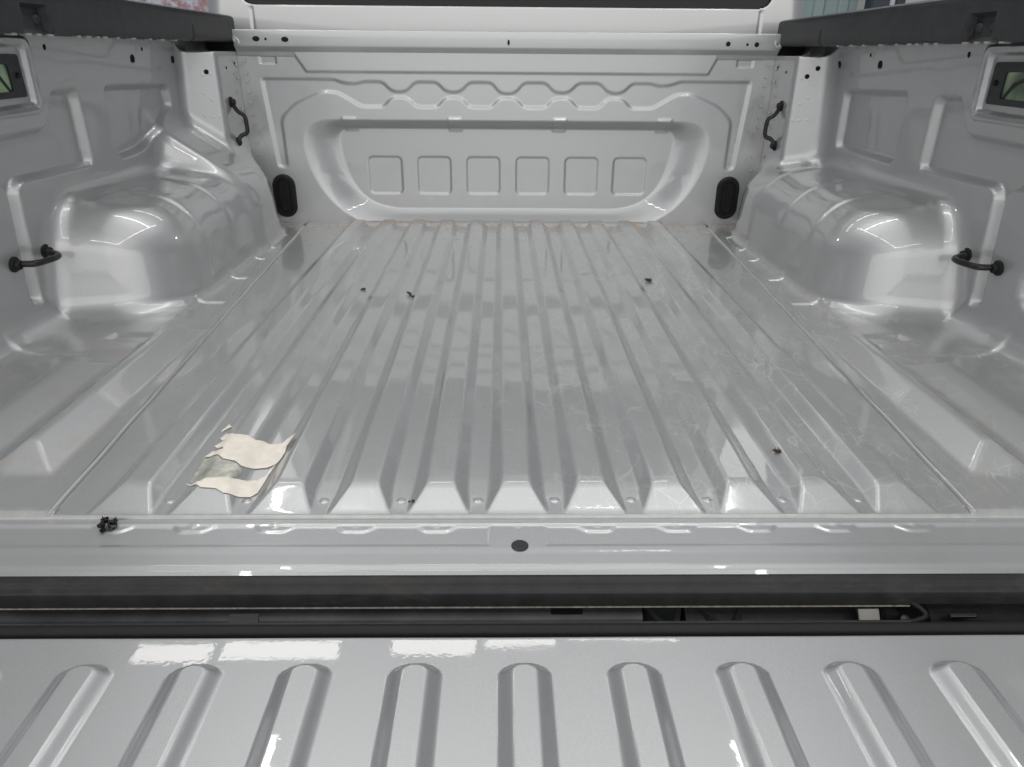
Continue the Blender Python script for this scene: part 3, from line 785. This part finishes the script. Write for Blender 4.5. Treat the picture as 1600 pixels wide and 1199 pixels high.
# ------------------------------------------------------------------ torn paper label and debris
LBL = {'UT': [(-0.3425, 0.1535), (-0.3352, 0.1533), (-0.3223, 0.1492), (-0.313, 0.1415), (-0.306, 0.1486), (-0.2946, 0.1481), (-0.2847, 0.1505), (-0.2803, 0.1602), (-0.2768, 0.1652), (-0.2652, 0.1456)], 'UB': [(-0.3213, 0.0904), (-0.3126, 0.0838), (-0.3076, 0.0855), (-0.2991, 0.0909), (-0.2865, 0.093), (-0.2787, 0.1005), (-0.2745, 0.1135), (-0.2742, 0.1292), (-0.2736, 0.1356), (-0.2646, 0.1437)], 'F1T': [(-0.365, 0.1626), (-0.3612, 0.1757), (-0.3421, 0.1535)], 'F1B': [(-0.3648, 0.1621), (-0.3457, 0.1398), (-0.336, 0.1355)], 'F2T': [(-0.3653, 0.1438), (-0.3584, 0.1541), (-0.3359, 0.135)], 'F2B': [(-0.3651, 0.1434), (-0.3456, 0.1228), (-0.3307, 0.1195)], 'F3T': [(-0.3674, 0.1182), (-0.3621, 0.1317), (-0.3438, 0.1179), (-0.3308, 0.1199)], 'F3B': [(-0.3672, 0.1177), (-0.3573, 0.1186), (-0.3359, 0.0953), (-0.3208, 0.0899)], 'LT': [(-0.3658, 0.06), (-0.3446, 0.0487), (-0.3339, 0.0536), (-0.3224, 0.0565), (-0.3136, 0.0552), (-0.3078, 0.0597), (-0.2998, 0.0654), (-0.2897, 0.0674), (-0.2835, 0.0754), (-0.2812, 0.0899), (-0.2793, 0.0988)], 'LB_': [(-0.3655, 0.0592), (-0.3407, 0.0382), (-0.3239, 0.0368), (-0.3136, 0.0299), (-0.3067, 0.0309), (-0.2997, 0.033), (-0.2864, 0.033), (-0.2814, 0.0404), (-0.2803, 0.0575), (-0.2798, 0.0775), (-0.2787, 0.0973)], 'RT': [(-0.3677, 0.116), (-0.3567, 0.1168), (-0.3357, 0.0947), (-0.3233, 0.0904), (-0.3122, 0.0824), (-0.309, 0.0822)], 'RB': [(-0.3639, 0.0631), (-0.3448, 0.0493), (-0.334, 0.0539), (-0.322, 0.0555), (-0.3134, 0.0544), (-0.3081, 0.0671)], 'ST': [(-0.3697, 0.1812), (-0.3671, 0.1928), (-0.3661, 0.2006), (-0.3629, 0.1949)], 'SB': [(-0.368, 0.1787), (-0.3649, 0.1863), (-0.3618, 0.1915), (-0.3584, 0.1923)]}
label = tag(empty('torn_label', (-.30, .10, 0)), 'torn cream paper label with a ragged left edge stuck across a left floor rib', 'paper label')
def paper(name, outline, m, lift, cuts=3):
    """sheet cut to an outline and laid over the ribs"""
    bm = bmesh.new(); bm.faces.new([bm.verts.new((x, y, 0)) for x, y in outline])
    bmesh.ops.triangulate(bm, faces=bm.faces[:], ngon_method='EAR_CLIP')
    for it in range(5):
        es = [e for e in bm.edges if e.calc_length() > .0045]
        if not es: break
        bmesh.ops.subdivide_edges(bm, edges=es, cuts=1, use_grid_fill=False)
        bmesh.ops.triangulate(bm, faces=bm.faces[:])
    xs = np.array([v.co.x for v in bm.verts]); ys = np.array([v.co.y for v in bm.verts])
    z = floor_h(xs, ys) + .0009
    for v, zz, in zip(bm.verts, z):
        v.co = Vector((v.co.x+.30, v.co.y-.10, zz+lift(v.co.x, v.co.y)))
    me = bpy.data.meshes.new(name); bmesh.ops.recalc_face_normals(bm, faces=bm.faces); bm.to_mesh(me); bm.free()
    for p in me.polygons: p.use_smooth = True
    o = link(name, me, m, label)
    md = o.modifiers.new('thickness', 'SOLIDIFY'); md.thickness = .0003; md.offset = 0
    return o
def dens(P, n=5):
    out = []
    for a, b in zip(P, P[1:]):
        for t in range(n): out.append((a[0]+(b[0]-a[0])*t/n, a[1]+(b[1]-a[1])*t/n))
    return out+[P[-1]]
L_ = LBL
paper('glue_film', L_['RT']+L_['RB'][::-1], M_GLUE, lambda x, y: -.0005)
up = L_['F1T'][:-1]+L_['UT']+L_['UB'][::-1][1:]+L_['F3B'][:-1][::-1]+L_['F3T'][:-1][1:]+L_['F2B'][:-1][::-1]+L_['F2T'][:-1][1:]+L_['F1B'][:-1][::-1][:-1]
paper('paper_strip', up, M_PAPER, lambda x, y: .0003+.0035*max(0, (x+.290)/.016)**2*(y > .13))
paper('paper_strip', L_['LT']+L_['LB_'][::-1], M_PAPER, lambda x, y: .0003)
paper('paper_scrap', L_['ST']+L_['SB'][::-1], M_PAPER, lambda x, y: .0006)

def crumb(name, c, r, n, m, label, cat, group=None, stretch=1.):
    bm = bmesh.new()
    for i in range(n):
        res = bmesh.ops.create_icosphere(bm, subdivisions=1, radius=r*random.uniform(.5, 1.))
        for v in res['verts']:
            v.co *= random.uniform(.6, 1.3)
            v.co += Vector((0, 0, 0))
        off = Vector((random.uniform(-1, 1)*r*1.1*stretch, random.uniform(-1, 1)*r, random.uniform(-.1, .6)*r))
        bmesh.ops.translate(bm, verts=res['verts'], vec=off)
        bmesh.ops.scale(bm, verts=res['verts'], vec=(1, random.uniform(.5, 1.1), .7), space=Matrix.Translation(-off))
    zmin = min(v.co.z for v in bm.verts); bmesh.ops.translate(bm, verts=bm.verts, vec=(0, 0, -zmin))
    o = bm_obj(name, bm, m, None, smooth=False); o.location = (c[0], c[1], float(floor_h(np.array(c[0]), np.array(c[1]))))
    return tag(o, label, cat, group)
G_CR = 'brown crumbs scattered on the ribbed bed floor'
crumb('crumb', (-.293, .784), .0042, 3, M_CRUMB, 'brown crumb left of the darker pair, on the left floor ribs', 'crumb', G_CR)
crumb('crumb', (-.199, .748), .0042, 4, M_CRUMB, 'larger dark brown crumb of the pair on a left floor rib', 'crumb', G_CR)
crumb('crumb', (-.189, .722), .003, 2, M_CRUMB, 'small grey brown crumb just in front of the larger crumb of the pair', 'crumb', G_CR)
crumb('crumb', (-.112, .022), .0026, 4, M_CRUMB, 'brown crumb between two rib ends by the rear sill', 'crumb', G_CR)

def legs(bm, c, r, n, th):
    for i in range(n):
        a = 2*PI*i/n+.4; L = r*random.uniform(.8, 1.5)
        bm_tube(bm, [Vector(c), Vector(c)+Vector((math.cos(a)*L*.6, math.sin(a)*L*.6, r*.5)), Vector(c)+Vector((math.cos(a)*L, math.sin(a)*L, -c[2]+.0004))], [th, th*.8, th*.4], 6)
def beetle(name, at, r, m, label, cat, n):
    bm = bmesh.new()
    for dx, k in ((-.6, 1.), (.5, .75), (1.15, .45)):
        res = bmesh.ops.create_uvsphere(bm, u_segments=12, v_segments=8, radius=r*k)
        for v in res['verts']: v.co = Vector((v.co.x*1.2+dx*r, v.co.y*.85, v.co.z*.75+r*.8))
    legs(bm, (0, 0, r*.8), r*1.9, n, r*.13)
    o = bm_obj(name, bm, m); o.location = (at[0], at[1], float(floor_h(np.array(at[0]), np.array(at[1])))); o.rotation_euler.z = 2.6
    return tag(o, label, cat)
beetle('dead_beetle', (.295, .848), .0044, M_CLIP, 'black beetle lying on the right floor ribs towards the headboard', 'insect', 6)
beetle('dead_fly', (.311, .114), .0030, M_CRUMB, 'brown dead fly with thin legs on a right floor rib near the sill', 'insect', 6)


bm = bmesh.new()
disc_profile(bm, (.003, 0, .0045), (.25, -.2, 1), ((.0062, -.0012), (.0065, 0), (.006, .0012), (.003, .0016)), 18)
for i in range(9):
    a = random.uniform(0, 2*PI); L = random.uniform(.006, .0105); c = Vector((math.cos(a)*L*.7, math.sin(a)*L*.55, random.uniform(.003, .0075)))
    bm_box(bm, c, (L, .0042, .0030), .0004, Matrix.Rotation(a+random.uniform(-.5, .5), 3, 'Z') @ Matrix.Rotation(random.uniform(-.5, .5), 3, 'Y'))
for x, y in ((.007, .003), (.004, -.003), (-.004, .004)):
    bm_tube(bm, [(x, y, .003), (x*1.15, y*1.2, .008), (x*1.3, y*1.1, .0125)], [.0016, .0013, .0003], 8)
zmin = min(v.co.z for v in bm.verts); bmesh.ops.translate(bm, verts=bm.verts, vec=(0, 0, -zmin))
o = bm_obj('broken_clip', bm, M_CLIP, None, angle=30); o.location = (-.416, -.016, -.0042)
tag(o, 'broken black plastic clip lying on the left end of the rear sill', 'plastic clip')


# ------------------------------------------------------------------ what shows past the truck
def simple_box(name, c, s, m, label, cat, bev=.01, kind=None):
    bm = bmesh.new(); bm_box(bm, (0, 0, 0), s, bev); o = bm_obj(name, bm, m); o.location = c
    return tag(o, label, cat, kind=kind)
g = bmesh.new(); bmesh.ops.create_grid(g, x_segments=1, y_segments=1, size=9)
gm, nt, b = mat('sealed_concrete'); b.inputs['Roughness'].default_value = .35
tc = nt.nodes.new('ShaderNodeTexCoord'); no = N(nt, 'ShaderNodeTexNoise', Scale=3., Detail=8.); lk(nt, tc.outputs['Object'], no.inputs['Vector'])
lk(nt, mixc(nt, no.outputs[0], (.30, .30, .29, 1), (.46, .46, .45, 1)), b.inputs['Base Color'])
gb = bmesh.new()
for i in range(420):
    x = random.uniform(-.62, .62); y = random.choice((random.uniform(.02, 1.38), random.uniform(1.15, 1.39), random.uniform(.6, 1.39)))
    if abs(x) > seam_s(y)-.01: continue
    res = bmesh.ops.create_icosphere(gb, subdivisions=1, radius=random.uniform(.0004, .0010)*(1+.5*(y > 1)))
    z = float(floor_h(np.array(x), np.array(y)))
    for v in res['verts']: v.co = Vector((v.co.x*random.uniform(.6, 1.6)+x, v.co.y*random.uniform(.6, 1.6)+y, v.co.z*.7+z+.0003))
tag(bm_obj('grit', gb, plain('sandy_grit', (.30, .24, .17), .9, noise=.5, scale=400), smooth=False), 'fine sandy grit scattered over the bed floor', 'grit', kind='stuff')
go = bm_obj('ground', g, gm); go.location = (0, 1, -.85); tag(go, 'pale sealed concrete floor under the truck', kind='structure')

def wallmat(name, a, b, scale, rough=.6):
    m, nt, bs = mat(name); tc = nt.nodes.new('ShaderNodeTexCoord'); bs.inputs['Roughness'].default_value = rough
    no = N(nt, 'ShaderNodeTexNoise', Scale=scale, Detail=3.); lk(nt, tc.outputs['Object'], no.inputs['Vector'])
    lk(nt, mixc(nt, mapr(nt, no.outputs[0], .42, .6), a, b), bs.inputs['Base Color']); return m
simple_box('white_wall', (-3.0, 5.2, .65), (3.2, .12, 3.0), wallmat('white_plaster', (.80, .80, .80, 1), (.86, .86, .86, 1), 4.), 'white plastered wall past the left bed side', 'wall')
# pinned notice board with pale blotches
nb = empty('notice_board', (-2.2, 5.10, .45)); tag(nb, 'pale notice board with red and grey blotches past the left rail cap', 'notice board')
bm = bmesh.new(); bm_box(bm, (0, 0, 0), (.62, .02, .9), .004); bm_obj('board', bm, wallmat('printed_board', (.74, .77, .86, 1), (.52, .30, .32, 1), 22.), nb)
bm = bmesh.new()
for c, s in (((0, -.012, .46), (.66, .03, .03)), ((0, -.012, -.46), (.66, .03, .03)), ((-.32, -.012, 0), (.03, .03, .89)), ((.32, -.012, 0), (.03, .03, .89))): bm_box(bm, c, s, .003)
bm_obj('frame', bm, wallmat('grey_frame', (.40, .40, .42, 1), (.45, .45, .46, 1), 5.), nb)
# corrugated sheet wall
cw = empty('corrugated_wall', (1.75, 4.4, 0)); tag(cw, 'pale teal corrugated metal wall beside the right rear corner of the cab', 'wall')
xs = np.linspace(-.75, .45, 200); ph = (xs % .15)/.15
yc = .02*(sm((ph-.1)/.12)-sm((ph-.55)/.12))
zs = np.array([-.85, 2.2]); X, Z = np.meshgrid(xs, zs, indexing='ij')
V = np.concatenate([np.stack([X, np.repeat(-yc[:, None], 2, 1), Z], -1).reshape(-1, 3)])
mesh_np('sheet', V, grid_faces(*X.shape), wallmat('teal_sheet', (.27, .36, .37, 1), (.33, .42, .42, 1), 3., .45), cw, smooth=False)
bm = bmesh.new(); bm_box(bm, (-.15, .06, .67), (1.2, .05, 3.04), .004); bm_obj('backing', bm, M_UNDER, cw)
dp = empty('door_post', (2.32, 4.3, 0)); tag(dp, 'dark blue steel door post with a pale strip, right of the corrugated wall', 'door post')
bm = bmesh.new(); bm_box(bm, (-.045, 0, .7), (.11, .10, 3.1), .006); bm_box(bm, (.075, 0, .7), (.06, .10, 3.1), .006); bm_obj('post', bm, wallmat('navy_paint', (.035, .05, .075, 1), (.045, .06, .085, 1), 3., .35), dp)
bm = bmesh.new(); bm_box(bm, (.030, -.01, .7), (.03, .06, 3.1), .003); bm_obj('pale_strip', bm, wallmat('pale_strip_paint', (.6, .62, .64, 1), (.66, .68, .7, 1), 3.), dp)
simple_box('white_panel_wall', (3.35, 5.0, .65), (2.4, .12, 3.0), wallmat('cream_panel', (.84, .84, .82, 1), (.88, .88, .86, 1), 4.), 'bright white panel wall right of the dark door post', 'wall')
simple_box('dark_column', (3.0, 4.6, .65), (.10, .10, 3.0), wallmat('brown_black_paint', (.03, .026, .024, 1), (.04, .034, .03, 1), 3.), 'thin dark column in front of the white panel wall', 'column')
